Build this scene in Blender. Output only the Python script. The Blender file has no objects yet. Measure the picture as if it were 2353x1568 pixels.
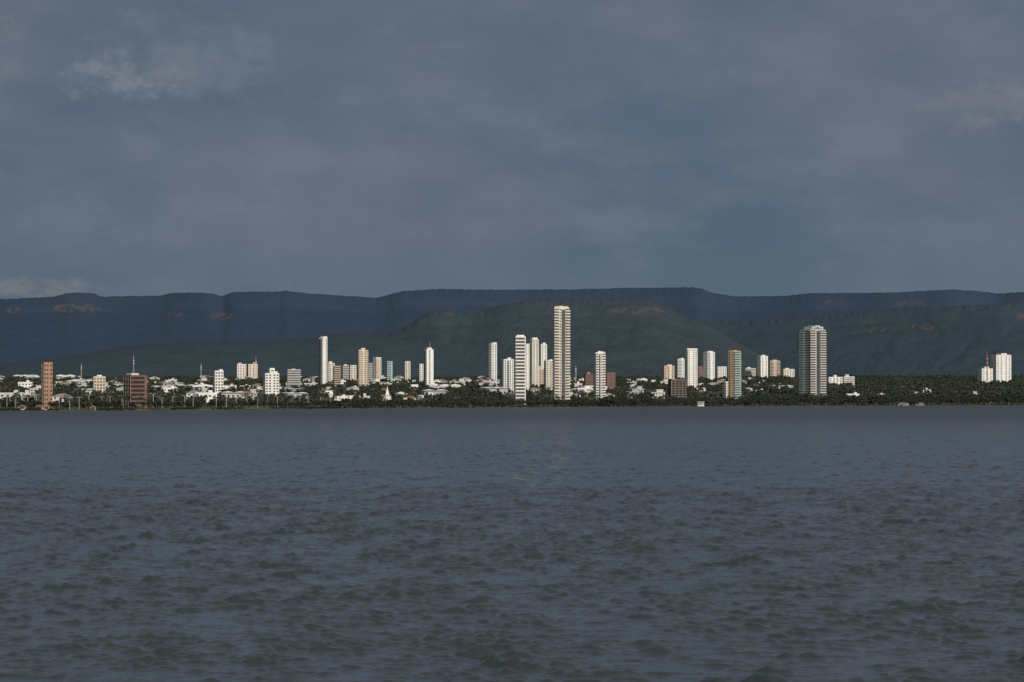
import bpy, math, random
import numpy as np
random.seed(7); rng=np.random.default_rng(7)
F=6536.0; CX=1176.5; HY=918.0; CAMH=8.0
scene=bpy.context.scene
def t_of(px): return (px-CX)/F
def z_of(y,D): return CAMH+D*(HY-y)/F

# ------------------------------------------------------------------ noise
_tab=rng.random((512,512))
def vnoise(x,y):
    xi=np.floor(x).astype(int); yi=np.floor(y).astype(int)
    fx=x-xi; fy=y-yi
    fx=fx*fx*(3-2*fx); fy=fy*fy*(3-2*fy)
    a=_tab[xi%512,yi%512]; b=_tab[(xi+1)%512,yi%512]; c=_tab[xi%512,(yi+1)%512]; d=_tab[(xi+1)%512,(yi+1)%512]
    return (a*(1-fx)+b*fx)*(1-fy)+(c*(1-fx)+d*fx)*fy
def fbm(x,y,o=4):
    s=0;a=.5;n=0
    for i in range(o):
        s=s+a*vnoise(x*2**i+17.3*i,y*2**i+9.1*i); n+=a; a*=.5
    return s/n

# ------------------------------------------------------------------ mesh helpers
def grid_mesh(name,X,Y,Z,smooth=True):
    R,C=X.shape
    co=np.stack([X,Y,Z],-1).reshape(-1,3)
    idx=np.arange(R*C).reshape(R,C)
    f=np.stack([idx[:-1,:-1],idx[:-1,1:],idx[1:,1:],idx[1:,:-1]],-1).reshape(-1,4)
    return arr_mesh(name,co,f,smooth)
def arr_mesh(name,co,f,smooth=False,mats=None):
    me=bpy.data.meshes.new(name)
    me.vertices.add(len(co)); me.vertices.foreach_set('co',np.asarray(co,dtype=np.float32).ravel())
    n=f.size
    me.loops.add(n); me.loops.foreach_set('vertex_index',f.astype(np.int32).ravel())
    me.polygons.add(len(f)); me.polygons.foreach_set('loop_start',np.arange(0,n,f.shape[1],dtype=np.int32))
    me.update(calc_edges=True)
    me.polygons.foreach_set('use_smooth',np.full(len(f),smooth))
    if mats is not None: me.polygons.foreach_set('material_index',np.asarray(mats,dtype=np.int32))
    me.update()
    return me
def add_obj(name,me,mat=None,parent=None):
    ob=bpy.data.objects.new(name,me); scene.collection.objects.link(ob)
    if mat is not None:
        for m in (mat if isinstance(mat,(list,tuple)) else [mat]): me.materials.append(m)
    if parent: ob.parent=parent
    return ob

# ------------------------------------------------------------------ materials
def newmat(name):
    m=bpy.data.materials.new(name); m.use_nodes=True
    return m,m.node_tree,m.node_tree.nodes['Principled BSDF']
_mc={}
def noisy(name,c1,c2,scale=0.3,rough=.85,detail=4,spec=.2,coord='Object'):
    if name in _mc: return _mc[name]
    m,nt,b=newmat(name)
    tc=nt.nodes.new('ShaderNodeTexCoord'); nz=nt.nodes.new('ShaderNodeTexNoise')
    nz.inputs['Scale'].default_value=scale; nz.inputs['Detail'].default_value=detail; nz.inputs['Roughness'].default_value=.6
    nt.links.new(tc.outputs[coord],nz.inputs['Vector'])
    r=nt.nodes.new('ShaderNodeValToRGB'); r.color_ramp.elements[0].position=.36; r.color_ramp.elements[1].position=.66
    r.color_ramp.elements[0].color=(*c1,1); r.color_ramp.elements[1].color=(*c2,1)
    nt.links.new(nz.outputs['Fac'],r.inputs['Fac']); nt.links.new(r.outputs['Color'],b.inputs['Base Color'])
    b.inputs['Roughness'].default_value=rough; b.inputs['Specular IOR Level'].default_value=spec
    _mc[name]=m
    return m
def wallmat(c,name):
    return noisy('wall_'+name,tuple(v*.84 for v in c),tuple(min(v*1.04,.9) for v in c),.12,.8)
COL=dict(white=(.68,.665,.625),cream=(.60,.55,.475),beige=(.52,.44,.34),grey=(.36,.37,.36),pink=(.50,.37,.30),
  brick=(.34,.19,.13),darkbrick=(.17,.095,.08),concrete=(.27,.235,.21),tan=(.46,.35,.23),aqua=(.27,.40,.38),brown=(.19,.13,.105),blue=(.12,.16,.21),dgrey=(.13,.14,.16),mauve=(.17,.13,.15),offwhite=(.48,.46,.42))
def W(c): return wallmat(COL[c],c)
glass=noisy('window_glass',(.025,.032,.04),(.06,.07,.08),.35,.18,spec=.5)
glass2=noisy('window_glass_pale',(.10,.12,.13),(.17,.19,.20),.35,.25,spec=.5)
void=noisy('unglazed_opening',(.02,.016,.014),(.05,.04,.035),.4,.9)
aquaglass=noisy('aqua_glass',(.20,.32,.31),(.30,.42,.40),.3,.25,spec=.5)
tile=noisy('clay_tile_roof',(.20,.10,.07),(.30,.17,.12),.5,.85)
tile2=noisy('weathered_roof',(.20,.18,.165),(.32,.295,.27),.4,.85)
whiteroof=noisy('metal_roof',(.50,.50,.49),(.68,.67,.65),.2,.55)
steel=noisy('galvanised_steel',(.32,.33,.34),(.46,.46,.46),1,.5)
redpaint=noisy('red_paint',(.42,.07,.05),(.5,.1,.07),1,.5)
trunkm=noisy('bark',(.08,.06,.045),(.16,.13,.10),1.5,.9)
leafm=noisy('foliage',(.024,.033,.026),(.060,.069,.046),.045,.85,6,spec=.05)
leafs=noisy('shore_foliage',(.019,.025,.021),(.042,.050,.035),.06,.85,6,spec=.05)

# ------------------------------------------------------------------ terrain
_sp=[-2500,-1000,0,300,640,900,1300,1700,2353,3500,5200]
_sy=[952,949,946,944.3,941,938.7,936,934,931.3,929.5,929]
def shore(t):
    px=np.asarray(t)*F+CX
    y=np.interp(px,_sp,_sy)
    D=CAMH*F/(y-HY)
    return D+18*np.sin(px*.021)+9*np.sin(px*.067+1)
def ground(t,D):
    s=shore(t); o=D-s
    k=np.clip((o-60)/(6200-s-60),0,None)
    h=52*k**.9
    h=np.where(o<60,np.clip(o*.02,-1.0,1.2),np.maximum(1.2,h+.6))
    return h+np.where(o>100,1.2*(fbm(t*90,D/160.)-.5),0)
def gz(t,D): return float(ground(np.array([t]),np.array([D]))[0])

tt=np.linspace(-.42,.42,500)
off=np.concatenate([np.linspace(-45,70,24),np.geomspace(80,16000,130)])
T,O=np.meshgrid(tt,off)
D=shore(T)+O
Zg=ground(T,D)
Zg=np.where(D>6200,52+.004*(D-6200),Zg)
me=grid_mesh('ground',T*D,D,Zg)
at=me.attributes.new('bank','FLOAT','POINT')
at.data.foreach_set('value',np.clip(1-(O-20)/110,0,1).astype(np.float32).ravel())
m,nt,b=newmat('grass_and_earth')
tc=nt.nodes.new('ShaderNodeTexCoord'); nz=nt.nodes.new('ShaderNodeTexNoise'); nz.inputs['Scale'].default_value=.02; nz.inputs['Detail'].default_value=8
nt.links.new(tc.outputs['Object'],nz.inputs['Vector'])
r=nt.nodes.new('ShaderNodeValToRGB'); e=r.color_ramp.elements; e[0].position=.35; e[0].color=(.035,.05,.022,1); e[1].position=.62; e[1].color=(.13,.11,.07,1)
nt.links.new(nz.outputs['Fac'],r.inputs['Fac'])
r2=nt.nodes.new('ShaderNodeValToRGB'); e=r2.color_ramp.elements; e[0].position=.4; e[0].color=(.05,.07,.03,1); e[1].position=.6; e[1].color=(.16,.17,.08,1)
nt.links.new(nz.outputs['Fac'],r2.inputs['Fac'])
a=nt.nodes.new('ShaderNodeAttribute'); a.attribute_name='bank'
mx=nt.nodes.new('ShaderNodeMix'); mx.data_type='RGBA'
nt.links.new(a.outputs['Fac'],mx.inputs[0]); nt.links.new(r.outputs[0],mx.inputs[6]); nt.links.new(r2.outputs[0],mx.inputs[7])
nt.links.new(mx.outputs[2],b.inputs['Base Color']); b.inputs['Roughness'].default_value=.95; b.inputs['Specular IOR Level'].default_value=.1
add_obj('ground',me,m)

# ------------------------------------------------------------------ hills
def haze_hillmat(name,c1,c2,rock,scale):  # distance haze is mixed into the hill base colours, no volume
    m,nt,b=newmat(name)
    tc=nt.nodes.new('ShaderNodeTexCoord'); nz=nt.nodes.new('ShaderNodeTexNoise'); nz.inputs['Scale'].default_value=scale; nz.inputs['Detail'].default_value=9; nz.inputs['Roughness'].default_value=.68
    nt.links.new(tc.outputs['Object'],nz.inputs['Vector'])
    r=nt.nodes.new('ShaderNodeValToRGB'); e=r.color_ramp.elements; e[0].position=.36; e[0].color=(*c1,1); e[1].position=.64; e[1].color=(*c2,1)
    nt.links.new(nz.outputs['Fac'],r.inputs['Fac'])
    a=nt.nodes.new('ShaderNodeAttribute'); a.attribute_name='rock'
    mx=nt.nodes.new('ShaderNodeMix'); mx.data_type='RGBA'
    nt.links.new(a.outputs['Fac'],mx.inputs[0]); nt.links.new(r.outputs[0],mx.inputs[6]); mx.inputs[7].default_value=(*rock,1)
    nt.links.new(mx.outputs[2],b.inputs['Base Color']); b.inputs['Roughness'].default_value=1; b.inputs['Specular IOR Level'].default_value=0
    return m
def ridge(name,pts,Df,Dr,Db,base,mat,seed,gul,cliff,rocks,bump=2.0,rough_top=2.0):
    px=np.arange(-1100,3500,3.6); C=len(px)
    P=np.array(pts,float)
    top=np.interp(px,P[:,0],P[:,1])
    ker=np.hanning(7); ker/=ker.sum()
    top=np.convolve(np.pad(top,3,'edge'),ker,'valid')
    v=np.concatenate([np.linspace(0,1,110),1+np.linspace(.03,1,16)])
    PX,V=np.meshgrid(px,v)
    T=(PX-CX)/F
    emb=(fbm(px/420.+seed,px*0+seed,3)-.5)*.45
    Drim=Dr+(Dr-Df)*emb
    Dl=np.where(V<=1,Df+(Drim-Df)[None,:]*V,Drim[None,:]+(Db-Dr)*(V-1))
    Zr=(CAMH+Drim*(HY-top)/F)[None,:]
    vc=np.clip(V,0,1)
    if cliff:
        prof=np.where(vc<.86,.83*(vc/.86)**1.1,.83+.17*np.clip((vc-.86)/.12,0,1)**.9)
        prof=np.where(vc>.98,1.0,prof)
    else:
        prof=np.sin(vc*math.pi/2)**1.15
    Z=base+(Zr-base)*prof
    # oblique spurs and gullies fanning down the slope
    wx=fbm(PX/150.+seed,V*2.5+seed*2,3)*1.6
    g=np.abs(fbm(PX/130.+seed*5+wx,V*2.2+seed+wx,5)-.5)*2
    g2=fbm(PX/34.+seed*9-V*1.5+wx,V*7+seed,4)
    env=np.sin(np.clip(vc,0,1)*math.pi)**.7
    amp=np.clip((Zr-base),0,None)
    Z=Z-gul*amp*env*(.9*(1-g)**2+.40*g2)*.5
    Z=np.where(V>1,Zr-6*(V-1)-10*np.abs(fbm(PX/60.,V*4)-.5)*np.clip(V-1,0,1),Z)
    Z=Z+(rng.random(Z.shape)-.5)*bump
    tn=(fbm(px/7.+seed,px*0+4,3)-.5)*rough_top*3
    Z=Z+np.where((V>.93)&(V<1.2),tn[None,:],0)
    me=grid_mesh(name,T*Dl,Dl,Z)
    rk=np.zeros(Z.shape)
    Yp=HY-(Z-CAMH)/Dl*F
    nn=fbm(PX/9.+seed,Yp/5.+3,4); 
    for (x0,x1,y0,y1,s) in rocks:
        u=(PX-(x0+x1)/2)/((x1-x0)/2); w=(Yp-(y0+y1)/2)/((y1-y0)/2)
        rk=np.maximum(rk,s*np.clip((1.25-u*u-w*w)*1.5,0,1)*np.clip((nn-.46)*9,0,1))
    at=me.attributes.new('rock','FLOAT','POINT'); at.data.foreach_set('value',rk.astype(np.float32).ravel())
    return add_obj(name,me,mat)
far=[(-1100,700),(-500,695),(0,688),(60,686),(130,682),(150,675),(175,673),(215,674),(235,683),(300,681),(370,680),(395,674),(430,673),(480,674),(512,681),(530,673),(560,671),(640,671),(655,668),(670,671),(700,674),(780,680),(860,685),(885,681),(905,674),(930,669),(1010,665),(1100,666),(1300,666),(1380,664),(1450,662),(1600,661),(1618,666),(1640,675),(1690,682),(1800,681),(1860,675),(1900,674),(2050,673),(2200,666),(2240,669),(2290,675),(2353,672),(2900,668),(3500,680)]
mfar=haze_hillmat('escarpment_forest_haze_tint',(.040,.060,.092),(.045,.067,.101),(.094,.090,.107),.012)  # dark blue base colours carry haze and cloud shadow
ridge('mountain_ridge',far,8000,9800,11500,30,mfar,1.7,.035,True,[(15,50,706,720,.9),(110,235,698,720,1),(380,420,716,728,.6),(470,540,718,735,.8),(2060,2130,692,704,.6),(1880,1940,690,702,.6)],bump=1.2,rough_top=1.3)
A=[(-1100,872),(-300,850),(0,836),(120,829),(200,812),(300,797),(350,792),(440,786),(600,785),(700,780),(750,772),(790,769),(840,770),(880,774),(1000,788),(1200,840),(1400,900),(3500,910)]
mA=haze_hillmat('foothill_forest_haze_tint',(.042,.061,.076),(.052,.073,.085),(.13,.10,.09),.014)
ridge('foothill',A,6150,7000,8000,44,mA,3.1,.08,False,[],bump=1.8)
B=[(-1100,910),(560,905),(800,830),(850,800),(885,773),(930,752),(960,732),(985,720),(1010,715),(1050,720),(1085,721),(1110,716),(1150,702),(1200,694),(1300,689),(1450,688),(1500,692),(1535,705),(1560,722),(1620,745),(1720,800),(1850,880),(1950,910),(3500,910)]
mB=haze_hillmat('wooded_hill_haze_tint',(.041,.058,.070),(.053,.072,.080),(.11,.092,.085),.014)
ridge('wooded_hill',B,6200,7100,8000,40,mB,5.3,.10,True,[(1400,1540,705,722,.6),(1010,1060,716,726,.4)],bump=2.0)
Cc=[(-1100,915),(1250,912),(1450,800),(1540,748),(1600,737),(1700,738),(1800,735),(1900,726),(2000,715),(2100,708),(2200,703),(2353,697),(2900,690),(3500,700)]
mC=haze_hillmat('plateau_forest_haze_tint',(.041,.060,.076),(.049,.070,.085),(.115,.095,.09),.013)
ridge('forested_plateau',Cc,6500,7900,9000,40,mC,8.9,.08,True,[(1980,2060,752,766,.7),(2080,2175,745,758,.8),(2330,2360,722,735,.6)],bump=1.6)

# ------------------------------------------------------------------ builder
class MB:
    def __init__(s): s.parts={}
    def get(s,p,mat):
        if p not in s.parts: s.parts[p]=([],[],mat)
        return s.parts[p]
    def box(s,p,mat,x0,x1,y0,y1,z0,z1):
        v,f,_=s.get(p,mat); n=len(v)
        v+= [(x0,y0,z0),(x1,y0,z0),(x1,y1,z0),(x0,y1,z0),(x0,y0,z1),(x1,y0,z1),(x1,y1,z1),(x0,y1,z1)]
        f+= [(n,n+3,n+2,n+1),(n+4,n+5,n+6,n+7),(n,n+1,n+5,n+4),(n+1,n+2,n+6,n+5),(n+2,n+3,n+7,n+6),(n+3,n,n+4,n+7)]
    def beam(s,p,mat,a,b,r):
        a=np.array(a,float);b=np.array(b,float);d=b-a;d/=np.linalg.norm(d)
        u=np.cross(d,(0,0,1.) if abs(d[2])<.9 else (1.,0,0));u/=np.linalg.norm(u);w=np.cross(d,u)
        v,f,_=s.get(p,mat);n=len(v)
        for q in (a,b):
            for su,sw in((-1,-1),(1,-1),(1,1),(-1,1)): v.append(tuple(q+u*r*su+w*r*sw))
        f+=[(n,n+1,n+5,n+4),(n+1,n+2,n+6,n+5),(n+2,n+3,n+7,n+6),(n+3,n,n+4,n+7),(n,n+3,n+2,n+1),(n+4,n+5,n+6,n+7)]
    def prism(s,p,mat,poly,y0,y1):
        v,f,_=s.get(p,mat);n=len(v);k=len(poly)
        for y in(y0,y1):
            for (x,z) in poly: v.append((x,y,z))
        f.append(tuple(range(n,n+k)));f.append(tuple(range(n+2*k-1,n+k-1,-1)))
        for i in range(k):
            j=(i+1)%k; f.append((n+j,n+i,n+k+i,n+k+j))
    def hip(s,p,mat,x0,x1,y0,y1,z,h,o=.6):
        v,f,_=s.get(p,mat);n=len(v);x0-=o;x1+=o;y0-=o;y1+=o
        w=x1-x0;d=y1-y0;ym=(y0+y1)/2;i=min(w,d)/2*.95
        v+=[(x0,y0,z),(x1,y0,z),(x1,y1,z),(x0,y1,z),(x0+i,ym,z+h),(x1-i,ym,z+h)]
        f+=[(n,n+1,n+5,n+4),(n+1,n+2,n+5),(n+2,n+3,n+4,n+5),(n+3,n,n+4),(n+3,n+2,n+1,n)]
    def pyr(s,p,mat,x0,x1,y0,y1,z,h):
        v,f,_=s.get(p,mat);n=len(v)
        v+=[(x0,y0,z),(x1,y0,z),(x1,y1,z),(x0,y1,z),((x0+x1)/2,(y0+y1)/2,z+h)]
        f+=[(n,n+1,n+4),(n+1,n+2,n+4),(n+2,n+3,n+4),(n+3,n,n+4),(n+3,n+2,n+1,n)]
    def build(s,name,loc,rot):
        e=bpy.data.objects.new(name,None); scene.collection.objects.link(e)
        e.empty_display_size=5
        e.location=loc; e.rotation_euler=(0,0,rot)
        for p,(v,f,m) in s.parts.items():
            me=bpy.data.meshes.new(p); me.from_pydata(v,[],f); me.update()
            add_obj(p,me,m,e)
        return e
    def mesh(s,name):
        me=bpy.data.meshes.new(name); V=[];Fc=[];mi=[];k=0
        for p,(v,f,m) in s.parts.items():
            o=len(V);V+=v;Fc+=[tuple(i+o for i in q) for q in f];mi+=[k]*len(f);me.materials.append(m);k+=1
        me.from_pydata(V,[],Fc);me.polygons.foreach_set('material_index',mi);me.update();return me

footprints=[]
def find_D(px,ybase,hid=6.5):
    t=t_of(px); s=float(shore(np.array([t]))[0])
    Ds=np.linspace(s+90,6050,300)
    y=HY-(ground(np.full(300,t),Ds)+hid-CAMH)/Ds*F
    i=int(np.argmin(np.abs(y-ybase)+np.arange(300)*.002))
    return float(Ds[i])
def tower(name,x0,x1,top,base,wall='white',rot=20,k=.8,Fb=(('win2',1),),Lb=(('win2',1),),Rb=(('win2',1),),crown=(),accent='white',gl=None,hid=6.5,fh=3.0,D=None,pale=False,slab=False):
    """crown: list of (fx0,fx1,height_fraction)"""
    if D is None: D=find_D((x0+x1)/2,base,hid)
    px=(x0+x1)/2; t=t_of(px); X=t*D
    z0=gz(t,D)-1.0; H=z_of(top,D)-z0
    Wd=(x1-x0)/F*D
    ang=math.radians(rot)
    w=Wd/(math.cos(ang)+k*abs(math.sin(ang))); d=w*k
    ch=max([c[2] for c in crown],default=0)*H
    hb=H-ch
    nf=max(3,int(round(hb/fh))); fh=hb/nf
    M=MB(); wm=W(wall); am=W(accent); g=gl or (glass2 if pale else glass)
    M.box('walls',wm,-w/2,w/2,-d/2,d/2,0,hb)
    M.box('roof',W('grey'),-w/2+.35,w/2-.35,-d/2+.35,d/2-.35,hb,hb+.25)
    for (a,b_,c_,d_) in ((-w/2,w/2,-d/2,-d/2+.3),(-w/2,w/2,d/2-.3,d/2),(-w/2,-w/2+.3,-d/2+.3,d/2-.3),(w/2-.3,w/2,-d/2+.3,d/2-.3)):
        M.box('parapet',wm,a,b_,c_,d_,hb,hb+1.1)
    for i,(f0,f1,fr) in enumerate(crown):
        M.box('roof_house',am if i%2==0 else wm,-w/2+f0*w,-w/2+f1*w,-d*.38+i*.05,d*.38-i*.05,hb+.25,hb+fr*H)
        if fr*H>4: M.box('roof_openings',g,-w/2+(f0+.08)*w,-w/2+(f1-.08)*w,-d*.38-.06,-d*.38+.1,hb+fr*H*.45,hb+fr*H*.65)
    def fb(side,p,mat,u0,u1,za,zb,n0,n1):
        if side=='F': M.box(p,mat,-w/2+u0,-w/2+u1,-d/2-n1,-d/2-n0,za,zb)
        elif side=='B': M.box(p,mat,w/2-u1,w/2-u0,d/2+n0,d/2+n1,za,zb)
        elif side=='L': M.box(p,mat,-w/2-n1,-w/2-n0,d/2-u1,d/2-u0,za,zb)
        else: M.box(p,mat,w/2+n0,w/2+n1,-d/2+u0,-d/2+u1,za,zb)
    for side,bays,span in (('F',Fb,w),('L',Lb,d),('R',Rb,d),('B',(('win3',1),),w)):
        tot=sum(b_[1] for b_ in bays); u=0
        for mode,fr in bays:
            u0=u; u1=u+fr/tot*span; u=u1; bw=u1-u0
            if mode=='col': continue
            if mode=='dark': fb(side,'windows',g,u0+.05,u1-.05,fh*.6,hb-1,-.1,.04);  # flat dark strip; shade of a facade recess put into its colour
            if mode=='dark':
                for i in range(1,nf): fb(side,'floor_edges',W('dgrey'),u0+.05,u1-.05,i*fh-.12,i*fh+.12,.05,.14)
                continue
            if mode=='panel': fb(side,'panel',am,u0,u1,.2,hb-.5,.01,.25); continue
            if mode=='blue': fb(side,'panel_blue',W('blue'),u0,u1,.2,hb-.5,.01,.25); continue
            for i in range(nf):
                zb=i*fh
                if mode.startswith('win'):
                    n=int(mode[3:]); c=bw/n
                    for j in range(n):
                        ww=min(c*.58,2.6); cx=u0+c*(j+.5)
                        fb(side,'windows',g,cx-ww/2,cx+ww/2,zb+fh*.32,zb+fh*.82,-.1,.05)
                        fb(side,'sills',am,cx-ww/2-.1,cx+ww/2+.1,zb+fh*.26,zb+fh*.31,.01,.18)
                elif mode=='strip':
                    fb(side,'windows',g,u0+.15,u1-.15,zb+fh*.36,zb+fh*.86,-.1,.05)
                    fb(side,'ledges',am,u0+.1,u1-.1,zb+fh*.24,zb+fh*.34,.01,.3)
                elif mode=='wide':
                    fb(side,'windows',g,u0+.15,u1-.15,zb+fh*.30,zb+fh*.95,-.1,.05)
                elif mode=='bal':
                    fb(side,'windows',g,u0+.2,u1-.2,zb+fh*.08,zb+fh*.9,-.1,.05)
                    fb(side,'balconies',am,u0+.1,u1-.1,zb-.05,zb+fh*.42,.06,1.3)
                elif mode=='balg':
                    fb(side,'windows',g,u0+.2,u1-.2,zb+fh*.08,zb+fh*.9,-.1,.05)
                    fb(side,'balcony_slabs',W('white'),u0+.1,u1-.1,zb-.05,zb+.3,.06,1.5)
                    fb(side,'balcony_glass',aquaglass,u0+.15,u1-.15,zb+.3,zb+fh*.5,1.3,1.4)
                elif mode=='open':
                    fb(side,'openings',void,u0+.25,u1-.25,zb+.35,zb+fh-.1,-.1,.05)
                    fb(side,'slab_edges',W('concrete'),u0,u1,zb-.1,zb+.3,.02,.5)
                    n=max(1,int(bw/4))
                    for j in range(n+1): 
                        cx=u0+.2+(bw-.4)*j/n; fb(side,'columns',W('concrete'),cx-.2,cx+.2,zb+.3,zb+fh-.1,.06,.35)
    e=M.build(name,(X,D+d*.5,z0),ang)
    footprints.append((X,D,Wd*.5+4,max(w,d)))
    return e
def mast(name,px,top,base,D,wd=2.2,red=False):
    t=t_of(px); z0=gz(t,D)-1; H=z_of(top,D)-z0; M=MB()
    L=[(-wd/2,-wd/2),(wd/2,-wd/2),(wd/2,wd/2),(-wd/2,wd/2)]
    n=max(6,int(H/wd/1.3)); m=redpaint if red else steel
    for i in range(n):
        a=i/n;b_=(i+1)/n; s0=1-.75*a; s1=1-.75*b_
        for j in range(4):
            p=L[j];q=L[(j+1)%4]
            M.beam('legs',m,(p[0]*s0,p[1]*s0,a*H),(p[0]*s1,p[1]*s1,b_*H),.13)
            M.beam('bracing',steel,(p[0]*s0,p[1]*s0,a*H),(q[0]*s1,q[1]*s1,b_*H),.07)
    M.beam('antenna',steel,(0,0,H),(0,0,H*1.08),.12)
    for s in (.7,.82): M.box('dishes',W('white'),-1,.6,-wd*.5-.6,-wd*.5,H*s,H*s+1.6)
    return M.build(name,(t*D,D,z0),.3)

AT='apartment_tower'
w2=(('win2',1),);w3=(('win3',1),);w4=(('win4',1),)
tower('brick_tower',94,120,833,919,'brick',28,.8,Fb=(('win2',1),('col',.2),('win1',.6)),Lb=(('open',1),('col',.5)),accent='pink',crown=((.1,.75,.03),))
tower('unfinished_concrete_building',281,336,858,922,'darkbrick',32,.95,Fb=(('wide',1),('col',.15)),Lb=(('open',1),),accent='cream',crown=((.1,.55,.09),),gl=void)
tower('office_building',210,242,862,893,'beige',15,.8,Fb=w4,crown=((.3,.7,.12),))
tower('apartment_building',488,513,849,893,'white',20,.9,Fb=w3,Lb=(('strip',1),),crown=((.55,.95,.09),))
tower('apartment_building',542,566,834,868,'white',10,.8,Fb=(('win3',1),('panel',.2)),accent='pink',crown=((.1,.5,.1),))
tower('apartment_building',568,592,833,868,'cream',10,.8,Fb=(('win2',1),('panel',.3)),accent='pink',crown=((.5,.9,.12),))
mast('radio_mast',588,823,868,5400,3,True)
tower('apartment_building',603,641,846,894,'white',18,.7,Fb=(('win2',1),('col',.2),('win2',1)),Lb=w2,crown=((.35,.7,.22),(.7,.9,.1)))
tower('office_building',658,691,848,886,'grey',8,.7,Fb=(('strip',1),),accent='white',crown=((.3,.6,.06),))
tower(AT,732,752,773,880,'white',38,1.15,Fb=(('col',1),('win1',.5)),Lb=(('dark',.45),('blue',.35),('strip',.4)),crown=((.3,1,.04),))  # dark bays on the left face stand in for its shade
tower('apartment_building',752,769,831,874,'cream',15,.8,Fb=w2,Lb=w2,crown=((.1,.6,.1),))
tower('apartment_building',765,783,843,880,'pink',15,.8,Fb=(('wide',1),),Lb=w2)
tower('apartment_building',786,802,838,872,'grey',10,.8,Fb=(('strip',1),),crown=((.2,.7,.08),))
tower('apartment_building',803,819,841,872,'cream',10,.8,Fb=(('win2',1),),accent='white')
tower(AT,821,846,800,884,'beige',12,.8,Fb=(('win2',1),('panel',.25),('win2',1)),Lb=w2,accent='cream',crown=((.3,.7,.07),(.05,.3,.03)))
tower(AT,846,856,836,872,'grey',10,.8,Fb=(('strip',1),))
tower(AT,857,876,823,872,'white',35,1,Fb=(('panel',1),('win1',.6)),Lb=(('win2',1),),accent='pink')
tower(AT,887,902,832,874,'aqua',15,.8,Fb=(('strip',.7),('col',.3)),gl=glass,accent='white')
tower(AT,927,943,830,872,'cream',20,.9,Fb=(('win2',1),),Lb=(('panel',.3),('win1',.7)),accent='brick',crown=((.1,.9,.05),))
tower(AT,963,973,838,874,'white',10,.8,Fb=w2)
e=tower(AT,974,996,799,885,'white',25,.9,Fb=(('col',.3),('win1',.5),('col',.5)),Lb=(('dark',.4),('win1',.6)),crown=((.2,.8,.06),))
mast('antenna_mast',988,794,880,find_D(985,885)+30,.8)
tower(AT,1123,1142,787,870,'white',30,.9,Fb=(('win2',1),),Lb=w2,crown=((.4,1,.05),(.1,.4,.03)))
tower(AT,1150,1181,822,893,'white',22,.8,Fb=(('win1',.4),('blue',.25),('win2',.6)),Lb=(('blue',.4),('win1',.5)),crown=((.45,.75,.07),))
tower(AT,1181,1208,770,914,'white',14,.7,Fb=(('wide',1),('col',.08)),Lb=(('wide',1),),accent='white',crown=((.12,.88,.035),),fh=3.6)
tower(AT,1208,1217,792,888,'white',10,1,Fb=(('col',1),('win1',.6)))
tower(AT,1217,1238,776,884,'cream',24,.9,Fb=(('win2',1),),Lb=(('win1',.6),('col',.4)),accent='white',crown=((.1,.85,.045),),pale=True)
tower(AT,1238,1257,788,876,'white',24,.9,Fb=(('win2',1),),Lb=w2,crown=((.35,.8,.05),),pale=True)
tower('apartment_building',1229,1251,842,884,'pink',12,.8,Fb=w3,Lb=w2,crown=((.2,.8,.15),),accent='cream')
tower('apartment_building',1250,1273,826,886,'cream',18,.8,Fb=(('win2',1),('col',.3)),Lb=w2,crown=((.5,.9,.06),))
tower(AT,1271,1308,703,915,'cream',6,.8,Fb=(('bal',.8),('win1',.4),('dark',.62),('bal',.7)),Lb=(('bal',.5),('win2',.5)),Rb=(('bal',1),),accent='cream',crown=((.05,.95,.022),(.35,.6,.028)),slab=False,fh=3.1)
tower('brick_building',1343,1363,855,884,'darkbrick',10,.9,Fb=w3,crown=((.2,.6,.15),),accent='brick')
tower('brick_building',1391,1414,858,886,'darkbrick',10,.9,Fb=w3,accent='brick')
tower(AT,1364,1391,807,910,'white',16,.8,Fb=(('bal',.5),('dark',.3),('win1',.3),('bal',.5)),Lb=w2,crown=((.3,.9,.035),(.3,.55,.045)))
tower('apartment_building',1520,1550,838,870,'pink',18,.8,Fb=(('win2',1),('panel',.3),('win1',.6)),accent='cream',crown=((.35,.8,.1),))
tower('apartment_building',1553,1573,823,868,'white',18,.8,Fb=(('wide',.6),('win1',.4)),Lb=(('strip',1),),crown=((.5,.9,.06),),gl=glass2)
tower(AT,1575,1603,801,886,'white',16,.8,Fb=(('win1',.3),('col',.25),('win2',.6)),Lb=w2,crown=((-.04,1.02,.03),),pale=True)
tower('unfinished_concrete_building',1537,1577,871,909,'brown',12,.8,Fb=(('open',1),),Lb=(('open',1),),gl=void,crown=((.1,.35,.07),),accent='concrete')
tower('apartment_building',1603,1616,843,866,'darkbrick',10,.9,Fb=w2)
tower(AT,1617,1643,807,868,'white',26,.9,Fb=(('wide',.5),('col',.3),('win1',.4)),Lb=(('col',.4),('win1',.4)),crown=((.2,.8,.05),),gl=glass2)
tower('apartment_building',1646,1670,844,864,'white',10,.8,Fb=w4)
tower(AT,1674,1703,805,908,'tan',42,.8,Fb=(('balg',1),('col',.1)),Lb=(('win1',.5),('col',.3),('win1',.3)),Rb=(('balg',1),),accent='tan',crown=((.05,.55,.03),))
tower('apartment_building',1660,1676,880,905,'white',15,.9,Fb=w2)
tower('apartment_building',1710,1737,844,866,'cream',10,.8,Fb=(('strip',1),),crown=((.2,.5,.12),))
tower(AT,1741,1765,816,867,'white',24,.9,Fb=w2,Lb=w2,crown=((.2,.7,.06),),pale=True)
tower('apartment_building',1766,1793,827,865,'cream',10,.8,Fb=(('bal',.5),('win1',.3),('bal',.5)),accent='pink',crown=((.3,.7,.08),))
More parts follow.
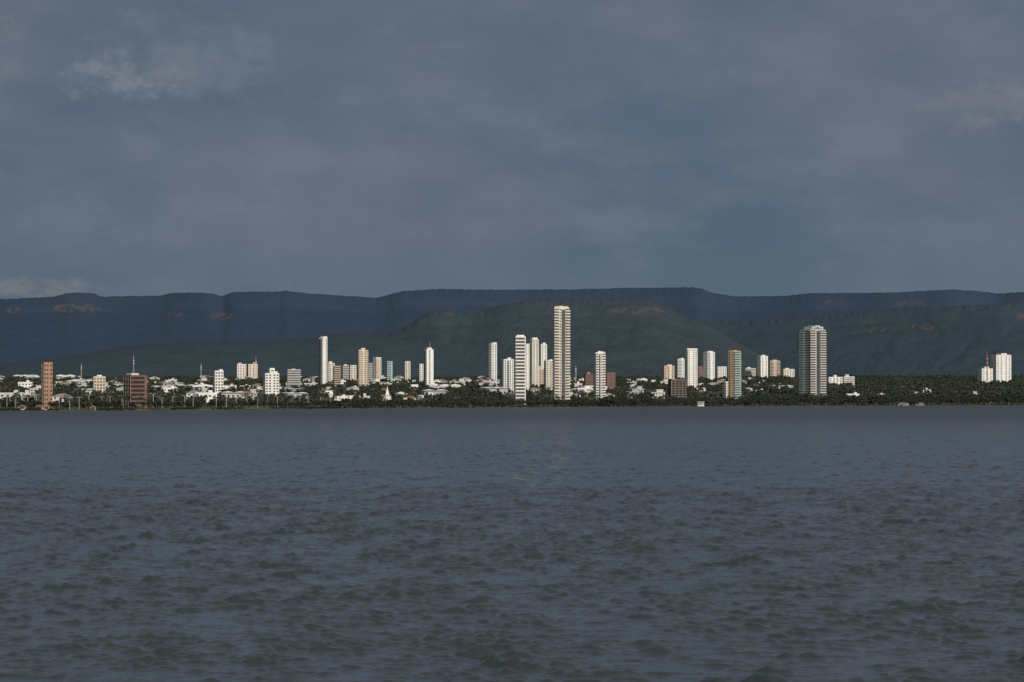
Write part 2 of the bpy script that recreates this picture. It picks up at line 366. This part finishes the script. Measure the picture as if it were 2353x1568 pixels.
tower('apartment_building',1797,1826,846,862,'cream',10,.8,Fb=w4,crown=((.2,.5,.12),))
tower(AT,1841,1899,748,907,'grey',30,.9,Fb=(('bal',.45),('col',.08),('dark',.26),('bal',.5)),Lb=(('balg',.35),('col',.12),('strip',.3),('dark',.14)),Rb=(('bal',1),),accent='offwhite',crown=((.2,.92,.05),(.42,.7,.065)),fh=3.2)
tower('office_building',1901,1936,862,882,'white',8,.7,Fb=w4,crown=((.4,.6,.2),))
tower('office_building',1936,1964,861,882,'white',8,.7,Fb=(('strip',1),),crown=((.2,.5,.2),))
tower('apartment_building',2250,2282,843,877,'white',15,.8,Fb=(('win3',1),),Lb=w2,crown=((.3,.7,.13),),pale=True)
tower(AT,2279,2325,812,876,'white',20,.7,Fb=(('win2',1),('col',.2),('win2',1)),Lb=w2,crown=((.4,.75,.07),),pale=True)
mast('radio_mast',2268,812,875,5200,3.2,True)
mast('radio_mast',307,820,870,5200,2.4)
mast('radio_mast',462,838,870,5300,2.0)
mast('radio_mast',187,838,870,5400,2.0)
mast('radio_mast',1323,842,880,5000,2.0)

# church with steeple
def church():
    D=find_D(890,916,2.5); t=t_of(890); M=MB()
    M.box('walls',W('white'),-1.8,1.8,-1.8,1.8,0,7); M.pyr('steeple',W('white'),-1.8,1.8,-1.8,1.8,7,8)
    M.box('nave',W('cream'),-5,5,1.81,16,0,5); M.prism('nave_roof',tile,[(-5.5,5),(5.5,5),(0,8)],1.85,16.4)
    M.box('door',glass,-.7,.7,-1.86,-1.79,0,2.4); M.box('bell_opening',glass,-.5,.5,-1.86,-1.79,4.6,6)
    M.beam('cross',steel,(0,0,14.8),(0,0,16.3),.09); M.beam('cross',steel,(-.5,0,15.8),(.5,0,15.8),.09)
    M.build('church',(t*D,D,gz(t,D)),.1); footprints.append((t*D,D,8,10))
church()

# ------------------------------------------------------------------ houses
def house_t(i):
    M=MB(); R=random.Random(i)
    w=R.uniform(9,18); d=R.uniform(8,12); h=R.choice([3.0,3.2,3.4,5.8,6.2])
    wc=R.choice(['white','offwhite','white','cream','offwhite','beige','pink','grey']); wm=W(wc)
    M.box('walls',wm,-w/2,w/2,-d/2,d/2,-2,h)
    k=i%4
    if k==0: M.hip('roof',R.choice([tile,tile2,tile]),-w/2,w/2,-d/2,d/2,h,2.2)
    elif k==1:
        M.prism('roof',R.choice([tile,tile2,whiteroof]),[(-w/2-.5,h),(w/2+.5,h),(0,h+2.4)],-d/2-.5,d/2+.5)
    elif k==2:
        M.box('roof',whiteroof,-w/2+.3,w/2-.3,-d/2+.3,d/2-.3,h,h+.2)
        for a in ((-w/2,w/2,-d/2,-d/2+.25),(-w/2,w/2,d/2-.25,d/2)): M.box('parapet',wm,*a,h,h+1)
        M.box('water_tank_house',wm,w*.1,w*.1+3,-1.5,1.5,h+.2,h+2.8)
    else:
        M.box('roof',W('white'),-w/2-.8,w/2+.8,-d/2-.8,d/2+.8,h,h+.35)
        M.box('upper_storey',wm,-w*.1,w*.4,-d*.3,d*.4,h+.35,h+3.2); M.box('upper_roof',W('white'),-w*.14,w*.44,-d*.36,d*.45,h+3.2,h+3.5)
    for fl in range(2 if h>5 else 1):
        n=int(w/3.4)
        for j in range(n):
            cx=-w/2+(j+.5)*w/n
            if fl==0 and j==n//2: M.box('door',W('brown'),cx-.5,cx+.5,-d/2-.05,-d/2+.1,0,2.2)
            else: M.box('windows',glass,cx-.8,cx+.8,-d/2-.05,-d/2+.1,.9+fl*2.9,2.3+fl*2.9)
    for s in(-1,1):
        M.box('side_windows',glass,s*w/2-.06,s*w/2+.06,-1,1,1,2.2)
    return M.mesh('house')
def ware_t(i):
    R=random.Random(100+i); M=MB(); w=R.uniform(28,55); d=R.uniform(18,30); h=R.uniform(6,9); wm=W(R.choice(['white','offwhite','cream','grey']))
    M.box('walls',wm,-w/2,w/2,-d/2,d/2,-3,h)
    n=R.choice([1,2,3]); 
    for j in range(n):
        a=-w/2+j*w/n; b_=a+w/n; M.prism('roof',whiteroof,[(a+.05,h),(b_-.05,h),((a+b_)/2,h+w/n*.06+.6)],-d/2-.4,d/2+.4)
    for j in range(int(w/6)): M.box('openings',glass,-w/2+2+j*6,-w/2+4.5+j*6,-d/2-.05,-d/2+.1,.2,3.4)
    M.box('fascia',W(R.choice(['white','brick','blue','white'])),-w/2,w/2,-d/2-.7,-d/2-.41,h-1.4,h-.2)
    return M.mesh('warehouse')
HT=[house_t(i) for i in range(20)]; WT=[ware_t(i) for i in range(8)]
clear=[]
def dens(px,D,o):
    if px<1480: v=1.0
    elif px<1850: v=.5
    elif px<2240: v=.16
    else: v=.1
    return v*(.25 if fbm(np.array([px/55.]),np.array([D/500.]),2)[0]<.5 else 1)
def place(me,name,px,D,rot,sc=1):
    t=t_of(px); X=t*D
    for (fx,fy,fw,fd) in footprints:
        if abs(X-fx)<fw+10 and abs(D-fy-fd*.4)<fd+14: return False
    ob=bpy.data.objects.new(name,me); scene.collection.objects.link(ob)
    ob.location=(X,D,gz(t,D)+.3); ob.rotation_euler=(0,0,rot); ob.scale=(sc,sc,sc)
    clear.append((X,D)); return True
R=random.Random(3)
hc=0
while hc<350:
    px=R.uniform(-250,2600); s=float(shore(np.array([t_of(px)]))[0]); D=s+220+(5950-s-220)*R.random()**.85
    if R.random()>dens(px,D,D-s): continue
    if place(R.choice(HT),'house',px,D,R.choice([0,0,.2,-.2,.4,1.57])+R.uniform(-.1,.1),R.uniform(.85,1.15)): hc+=1
for (px,y) in [(75,872),(185,880),(200,898),(400,886),(430,889),(465,893),(375,895),(680,906),(650,895),(1000,905),(1135,899),(1020,890),(60,866),(150,868),(540,905),(1790,893),(1340,898)]:
    D=find_D(px,y,4); place(R.choice(WT),'warehouse',px,D,R.uniform(-.2,.35),R.uniform(.7,.95))
clearA=np.array(clear)

# ------------------------------------------------------------------ trees
def tree_t(seed,n=90,palm=False,leaf=.17):
    r=np.random.default_rng(seed); V=[];Q=[];mi=[]
    def quad(a,b,c,d,m):
        k=len(V);V.extend([a,b,c,d]);Q.append((k,k+1,k+2,k+3));mi.append(m)
    def limb(p,q,r0,r1):
        p=np.array(p,float);q=np.array(q,float)
        for j in range(4):
            a0=j*math.pi/2;a1=a0+math.pi/2
            c=lambda P,R_,A:tuple(P+np.array([math.cos(A)*R_,math.sin(A)*R_,0]))
            quad(c(p,r0,a0),c(p,r0,a1),c(q,r1,a1),c(q,r1,a0),0)
    if palm:
        top=np.array([r.uniform(-.05,.05),r.uniform(-.05,.05),.82]); limb((0,0,-.1),top,.025,.015)
        for i in range(15):
            a=r.uniform(0,6.28);L=r.uniform(.22,.32);up=r.uniform(-.02,.22)
            d=np.array([math.cos(a),math.sin(a),0]);sd=np.array([-d[1],d[0],0])*.035
            p1=top+d*L*.55+np.array([0,0,up]);p2=top+d*L+np.array([0,0,up-.16])
            quad(tuple(top-sd*.4),tuple(top+sd*.4),tuple(p1+sd),tuple(p1-sd),1)
            quad(tuple(p1-sd),tuple(p1+sd),tuple(p2+sd*.3),tuple(p2-sd*.3),1)
    else:
        limb((0,0,-.1),(.0,.0,.42),.035,.022)
        lob=[]
        for i in range(r.integers(5,8)):
            a=r.uniform(0,6.28);rr=r.uniform(.1,.34);z=r.uniform(.42,.82)
            c=np.array([math.cos(a)*rr,math.sin(a)*rr,z]); lob.append((c,r.uniform(.13,.22))); limb((0,0,.36),c,.015,.006)
        for i in range(n):
            c,R_=lob[r.integers(len(lob))]
            d=r.normal(size=3);d/=np.linalg.norm(d);p=c+d*R_*r.uniform(.5,1.1)*np.array([1,1,.8])
            u=np.cross(d,r.normal(size=3));u/=np.linalg.norm(u);w=np.cross(u,d+r.normal(size=3)*.5);w/=np.linalg.norm(w)
            s=leaf*r.uniform(.5,1)*.6
            quad(tuple(p-u*s-w*s*.8),tuple(p+u*s*.9-w*s),tuple(p+u*s+w*s*.7),tuple(p-u*s*.8+w*s),1)
    return np.array(V),np.array(Q),np.array(mi)
def forest(name,pos,hts,temps,mat,wide=1.15):
    r=np.random.default_rng(5); VV=[];QQ=[];MM=[];o=0
    ti=r.integers(len(temps),size=len(pos)); an=r.uniform(0,6.28,len(pos)); wd=r.uniform(.8,1.3,len(pos))*wide
    for p,h,k,a,w in zip(pos,hts,ti,an,wd):
        V,Q,mm=temps[k]; c,s=math.cos(a),math.sin(a)
        X=(V[:,0]*c-V[:,1]*s)*h*w+p[0]; Y=(V[:,0]*s+V[:,1]*c)*h*w+p[1]; Z=V[:,2]*h+p[2]
        VV.append(np.stack([X,Y,Z],1)); QQ.append(Q+o); MM.append(mm); o+=len(V)
    me=arr_mesh(name,np.concatenate(VV),np.concatenate(QQ),False,np.concatenate(MM))
    return add_obj(name,me,[trunkm,mat])
tl=[tree_t(i,60) for i in range(6)]; th=[tree_t(20+i,150,leaf=.12) for i in range(6)]; tp=[tree_t(40+i,palm=True) for i in range(3)]
# city trees
N=15500
tr=np.random.default_rng(11)
px=tr.uniform(-350,2700,N); t=(px-CX)/F; s=shore(t); D=s+110+(6250-s-110)*tr.random(N)**.8
X=t*D; keep=np.ones(N,bool)
for (cx,cy) in clearA:
    keep&=~((np.abs(X-cx)<9)&(D>cy-60)&(D<cy+8)&(tr.random(N)<.92))
for (fx,fy,fw,fd) in footprints: keep&=~((np.abs(X-fx)<fw)&(D>fy-22)&(D<fy+fd*1.6))
dn=fbm(X/140.,D/220.,3); keep&=(dn>.33)|(px>1700)
X=X[keep];D=D[keep];t=t[keep]
h=tr.uniform(4.5,9.0,len(X))+np.where(t*F+CX>1700,2,0)
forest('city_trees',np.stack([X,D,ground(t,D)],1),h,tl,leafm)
# shoreline tree belt
N=4300
px=tr.uniform(-350,2700,N); t=(px-CX)/F; s=shore(t)
bw=np.interp(px,[-300,700,900,2600],[120,120,190,300])
D=s+np.interp(px,[0,640,760,2353],[55,50,8,6])+bw*tr.random(N)**1.3; X=t*D
keep=np.ones(N,bool)
pr=np.interp(px,[0,700,800,2400],[.5,.5,.95,1.]); keep&=tr.random(N)<pr
for (fx,fy,fw,fd) in footprints: keep&=~((np.abs(X-fx)<fw)&(D>fy-18)&(D<fy+fd*1.6))
t=t[keep];D=D[keep];X=X[keep];px=px[keep]
h=tr.uniform(4,8,len(X))*np.interp(px,[0,900,1300,2353],[.75,.85,1.0,1.4])*(.7+.6*fbm(px/35.,px*0,3))
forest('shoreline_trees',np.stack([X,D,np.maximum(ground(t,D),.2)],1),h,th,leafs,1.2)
N=150; px=tr.uniform(0,2353,N);t=(px-CX)/F;D=shore(t)+tr.uniform(25,180,N)
forest('palm_trees',np.stack([t*D,D,ground(t,D)],1),tr.uniform(7,11,N),tp,leafs,1.0)
# reeds / bushes at waters edge
N=1500; px=tr.uniform(-200,2600,N);t=(px-CX)/F;D=shore(t)+tr.uniform(0,45,N)
kk=(fbm(px/60.,px*0+7,2)>np.interp(px,[0,700,900,2353],[.5,.5,.2,.1])); px=px[kk];t=t[kk];D=D[kk]
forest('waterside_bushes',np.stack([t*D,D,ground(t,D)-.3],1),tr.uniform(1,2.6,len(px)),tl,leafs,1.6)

# ------------------------------------------------------------------ promenade details
def lamp_mesh():
    M=MB(); M.beam('pole',steel,(0,0,0),(0,0,9),.12); M.beam('arm',steel,(0,0,8.9),(1.8,0,9.4),.08); M.beam('arm',steel,(0,0,8.9),(-1.8,0,9.4),.08)
    M.box('lamp_head',W('grey'),1.7,2.6,-.2,.2,9.3,9.5); M.box('lamp_head',W('grey'),-2.6,-1.7,-.2,.2,9.3,9.5); return M.mesh('street_lamp')
lm=lamp_mesh()
for i in range(34):
    px=15+i*24+R.uniform(-3,3); t=t_of(px); D=float(shore(np.array([t]))[0])+R.choice([50,62,120,150]); 
    ob=bpy.data.objects.new('street_lamp',lm); scene.collection.objects.link(ob); ob.location=(t*D,D,gz(t,D)); ob.rotation_euler=(0,0,R.uniform(-.3,.3)); ob.scale=[R.uniform(.85,1.15)]*3
def kiosk(px,off,w,rc,wc,name='kiosk'):
    t=t_of(px);D=float(shore(np.array([t]))[0])+off;M=MB()
    M.box('walls',W(wc),-w/2,w/2,-2,2,-.5,2.2); M.box('counter_opening',glass,-w*.38,w*.38,-2.05,-1.9,.6,2.0); M.hip('roof',rc,-w/2,w/2,-2,2,2.2,1.2,.7)
    for sx in(-1,1):
        M.beam('posts',steel,(sx*(w/2+.3),-2.5,-.5),(sx*(w/2+.3),-2.5,2.2),.08)
    M.build(name,(t*D,D,max(gz(t,D),.3)),R.uniform(-.2,.2))
for a in [(52,44,4.5,tile,'grey'),(92,40,5,tile,'grey'),(108,26,3.2,redpaint,'pink'),(214,30,3.2,tile,'tan'),(2075,10,13,tile2,'concrete'),(2112,9,10,tile2,'concrete')]: kiosk(*a)
# white floating pavilion by the shore
def pav():
    t=t_of(1610);D=float(shore(np.array([t]))[0])-12;M=MB()
    M.box('deck',W('grey'),-4,4,-2.5,2.5,.1,.7)
    for x in(-3.2,-1.1,1.1,3.2):
        for y in(-2,2): M.beam('posts',W('white'),(x,y,.7),(x,y,4.9),.16)
    M.box('middle_deck',W('white'),-3.8,3.8,-2.4,2.4,2.7,3.1); M.box('cabin',W('white'),-2.4,2.8,-1.2,1.6,.7,2.7); M.box('cabin_window',glass,-1.6,.6,-1.26,-1.1,1.4,2.4)
    M.box('canopy',W('white'),-4,4,-2.6,2.6,4.9,5.3)
    M.build('houseboat',(t*D,D,0),.1)
pav()

# ------------------------------------------------------------------ water
rows=[45.]
while rows[-1]<8200:
    d=rows[-1]; k=.004 if d<68 else (.0013 if d<260 else (.0020 if d<1000 else .02)); rows.append(d*(1+k))
rows=np.array(rows); cols=np.linspace(-.21,.21,1350)
T,Dm=np.meshgrid(cols,rows); X=(T*Dm); Y=Dm.copy(); Z=np.zeros_like(X)
wr=np.random.default_rng(21)
nw=96; lam=np.geomspace(.34,3.8,nw)*wr.uniform(.96,1.04,nw)
dr=np.gradient(rows)[:,None]; dx=(rows*(cols[1]-cols[0]))[:,None]
gust=.12+1.7*fbm(X/2.3,Y/5.5,5)**1.35
big=.7+.6*fbm(X/40.,Y/90.,3)
calm=1-.15*np.exp(-((np.log(Y/620.))/.33)**2)
for L in lam:
    th_=math.radians(-98+wr.normal()*46); k=2*math.pi/L; kx,ky=k*math.cos(th_),k*math.sin(th_)
    sl=.035*(1 if L<1.3 else (1.3/L)**1.0)
    f=np.clip((2*math.pi/(abs(ky)+1e-6)/dr-2.05)/.9,0,1)*np.clip((2*math.pi/(abs(kx)+1e-6)/dx-2.05)/.9,0,1)
    r0=np.where(f[:,0]>0)[0]
    if len(r0)==0: continue
    r1=r0[-1]+1
    ph=kx*X[:r1]+ky*Y[:r1]+wr.uniform(0,6.28)
    Z[:r1]+=f[:r1]*(sl/k)*np.sin(ph)
rms=Z[:600].std(); Z=Z+.24*(Z*Z/rms-rms)
Z*=gust*big*calm*np.interp(Y,[200,600],[1.0,1.5])
Z*=np.clip((1000-Y)/300,0,1)
me=grid_mesh('lake_water',X,Y,Z)
m,nt,b=newmat('lake_water')
L=nt.links; N_=nt.nodes
geo=N_.new('ShaderNodeNewGeometry')
def noise(sx,sy,det,rough=.55,rot=0):
    mp=N_.new('ShaderNodeMapping'); mp.inputs['Scale'].default_value=(sx,sy,1); mp.inputs['Rotation'].default_value=(0,0,rot)
    L.new(geo.outputs['Position'],mp.inputs['Vector'])
    n=N_.new('ShaderNodeTexNoise'); n.inputs['Scale'].default_value=1; n.inputs['Detail'].default_value=det; n.inputs['Roughness'].default_value=rough
    L.new(mp.outputs[0],n.inputs['Vector']); return n
n1=noise(4.5,3.4,3,.6,.35); n2=noise(.62,.22,4,.62,-.1); n3=noise(.010,.0035,3,.55); n4=noise(.40,.045,5,.75,0)
b1=N_.new('ShaderNodeBump'); b1.inputs['Distance'].default_value=.035; L.new(n1.outputs['Fac'],b1.inputs['Height']); b1.inputs['Strength'].default_value=.6
b2=N_.new('ShaderNodeBump'); b2.inputs['Distance'].default_value=1.0; L.new(n2.outputs['Fac'],b2.inputs['Height']); L.new(b1.outputs[0],b2.inputs['Normal'])
sepw=N_.new('ShaderNodeSeparateXYZ'); L.new(geo.outputs['Position'],sepw.inputs[0])
mr0=N_.new('ShaderNodeMapRange'); mr0.inputs[1].default_value=.38; mr0.inputs[2].default_value=.62; mr0.inputs[3].default_value=.45; mr0.inputs[4].default_value=1.1
L.new(n3.outputs['Fac'],mr0.inputs[0])
mr4=N_.new('ShaderNodeMapRange'); mr4.inputs[1].default_value=.38; mr4.inputs[2].default_value=.64; mr4.inputs[3].default_value=.1; mr4.inputs[4].default_value=2.8
L.new(n4.outputs['Fac'],mr4.inputs[0])
fr=N_.new('ShaderNodeValToRGB')
dd=N_.new('ShaderNodeMath'); dd.operation='DIVIDE'; dd.inputs[1].default_value=3000; L.new(sepw.outputs['Y'],dd.inputs[0]); L.new(dd.outputs[0],fr.inputs['Fac'])
el_=fr.color_ramp.elements; el_[0].position=.03; el_[0].color=(.012,)*3+(1,); el_[1].position=1; el_[1].color=(.7,)*3+(1,)
for p,v in ((.07,.05),(.12,.15),(.16,.16),(.29,.15),(.34,.6)):
    q=el_.new(p); q.color=(v,v,v,1)
mm=N_.new('ShaderNodeMath'); mm.operation='MULTIPLY'; L.new(fr.outputs[0],mm.inputs[0]); L.new(mr0.outputs[0],mm.inputs[1])
mm2=N_.new('ShaderNodeMath'); mm2.operation='MULTIPLY'; L.new(mm.outputs[0],mm2.inputs[0]); L.new(mr4.outputs[0],mm2.inputs[1]); L.new(mm2.outputs[0],b2.inputs['Strength'])
rr=N_.new('ShaderNodeMapRange'); rr.inputs[1].default_value=80; rr.inputs[2].default_value=1400; rr.inputs[3].default_value=.06; rr.inputs[4].default_value=.34
L.new(sepw.outputs['Y'],rr.inputs[0]); L.new(rr.outputs[0],b.inputs['Roughness'])
L.new(b2.outputs[0],b.inputs['Normal'])
b.inputs['Base Color'].default_value=(.031,.038,.038,1); b.inputs['IOR'].default_value=1.333
add_obj('lake_water',me,m)

# ------------------------------------------------------------------ world / sky
az=math.radians(20); el=math.radians(24)
to=(math.sin(az)*math.cos(el),-math.cos(az)*math.cos(el),math.sin(el))
world=bpy.data.worlds.new('World'); scene.world=world; world.use_nodes=True
nt=world.node_tree; N_=nt.nodes; L=nt.links; N_.clear()
out=N_.new('ShaderNodeOutputWorld'); sky=N_.new('ShaderNodeTexSky'); sky.sky_type='NISHITA'; sky.sun_disc=False
sky.sun_elevation=el; sky.sun_rotation=math.atan2(to[0],to[1])
bg1=N_.new('ShaderNodeBackground'); bg1.inputs['Strength'].default_value=.06; L.new(sky.outputs[0],bg1.inputs['Color'])
tc=N_.new('ShaderNodeTexCoord'); sp=N_.new('ShaderNodeSeparateXYZ'); L.new(tc.outputs['Generated'],sp.inputs[0])
def wn(sx,sz,det,off=(0,0,0),rough=.5):
    mp=N_.new('ShaderNodeMapping'); mp.inputs['Scale'].default_value=(sx,sx,sz); mp.inputs['Location'].default_value=off
    L.new(tc.outputs['Generated'],mp.inputs['Vector']); n=N_.new('ShaderNodeTexNoise'); n.inputs['Scale'].default_value=1; n.inputs['Detail'].default_value=det; n.inputs['Roughness'].default_value=rough
    L.new(mp.outputs[0],n.inputs['Vector']); return n
def ma(op,a,b_=None,c=None,cl=False):
    n=N_.new('ShaderNodeMath'); n.operation=op; n.use_clamp=cl
    for i,v in enumerate((a,b_,c)):
        if v is None: continue
        if isinstance(v,(int,float)): n.inputs[i].default_value=v
        else: L.new(v,n.inputs[i])
    return n.outputs[0]
def mixc(f,a,b_):
    n=N_.new('ShaderNodeMix'); n.data_type='RGBA'; L.new(f,n.inputs[0])
    for i,v in ((6,a),(7,b_)):
        if isinstance(v,tuple): n.inputs[i].default_value=(*v,1)
        else: L.new(v,n.inputs[i])
    return n.outputs[2]
def mr(v,a,b_,c=0,d=1,sm=True):
    n=N_.new('ShaderNodeMapRange'); n.interpolation_type='SMOOTHSTEP' if sm else 'LINEAR'
    L.new(v,n.inputs[0]); n.inputs[1].default_value=a;n.inputs[2].default_value=b_;n.inputs[3].default_value=c;n.inputs[4].default_value=d
    return n.outputs[0]
nA=wn(8,15,4,(3.1,.4,1.2),.5); nB=wn(20,44,6,(1,2,5),.6)
base=mixc(mr(nA.outputs['Fac'],.36,.64),(.078,.122,.176),(.122,.149,.203))
grad=mr(sp.outputs['Z'],.04,.15)
base=mixc(ma('MULTIPLY',grad,.35),base,(.132,.153,.207))
base=mixc(ma('MULTIPLY',mr(nB.outputs['Fac'],.45,.72),.55),base,(.16,.188,.238))
base=mixc(ma('MULTIPLY',mr(nB.outputs['Fac'],.5,.3),.35),base,(.076,.112,.158))
low=mr(sp.outputs['Z'],.065,.035)
base=mixc(ma('MULTIPLY',low,.5),base,(.094,.135,.182))
base=mixc(mr(sp.outputs['Z'],.18,.45,0,.75),base,(.170,.190,.212))
nC=wn(75,130,5,(4,4,4),.62)
for (bx,bz,wx,wz,stg,col) in [(-.135,.111,.026,.011,.9,(.20,.23,.27)),(-.115,.118,.045,.022,.45,(.175,.20,.24)),(-.165,.039,.03,.0052,.9,(.175,.185,.21)),(-.078,.040,.0065,.006,.6,(.15,.175,.21)),(.168,.102,.035,.012,.7,(.18,.19,.23)),(-.178,.123,.012,.02,.6,(.17,.19,.22))]:
    u=ma('DIVIDE',ma('SUBTRACT',sp.outputs['X'],bx),wx); v=ma('DIVIDE',ma('SUBTRACT',sp.outputs['Z'],bz),wz)
    r2=ma('ADD',ma('MULTIPLY',u,u),ma('MULTIPLY',v,v))
    fld=ma('ADD',ma('SUBTRACT',1.0,r2),ma('MULTIPLY',ma('SUBTRACT',nC.outputs['Fac'],.5),4.5))
    msk=ma('MULTIPLY',mr(fld,.2,1.7),stg)
    frt=mr(sp.outputs['Y'],0,.1); msk=ma('MULTIPLY',msk,frt)
    base=mixc(msk,base,col)
bg2=N_.new('ShaderNodeBackground'); L.new(base,bg2.inputs['Color']); bg2.inputs['Strength'].default_value=1.0
cov=ma('MULTIPLY',mr(sp.outputs['Y'],-.4,.3),.97)
mxs=N_.new('ShaderNodeMixShader'); L.new(cov,mxs.inputs[0]); L.new(bg1.outputs[0],mxs.inputs[1]); L.new(bg2.outputs[0],mxs.inputs[2])
L.new(mxs.outputs[0],out.inputs[0])

sd=bpy.data.lights.new('sun','SUN'); sd.energy=3.5; sd.angle=math.radians(.5); sd.color=(1,.945,.86)
so=bpy.data.objects.new('sun',sd); scene.collection.objects.link(so)
from mathutils import Vector
so.rotation_euler=Vector(to).to_track_quat('Z','Y').to_euler(); so.location=(0,-100,300)

cd=bpy.data.cameras.new('camera'); cd.sensor_width=36; cd.lens=100; cd.clip_start=.5; cd.clip_end=40000
co=bpy.data.objects.new('camera',cd); scene.collection.objects.link(co); co.location=(0,0,CAMH)
co.rotation_euler=(math.radians(90)+math.atan((HY-784)/F),0,0); scene.camera=co
scene.view_settings.view_transform='Standard'; scene.view_settings.look='None'; scene.view_settings.exposure=0; scene.view_settings.gamma=1
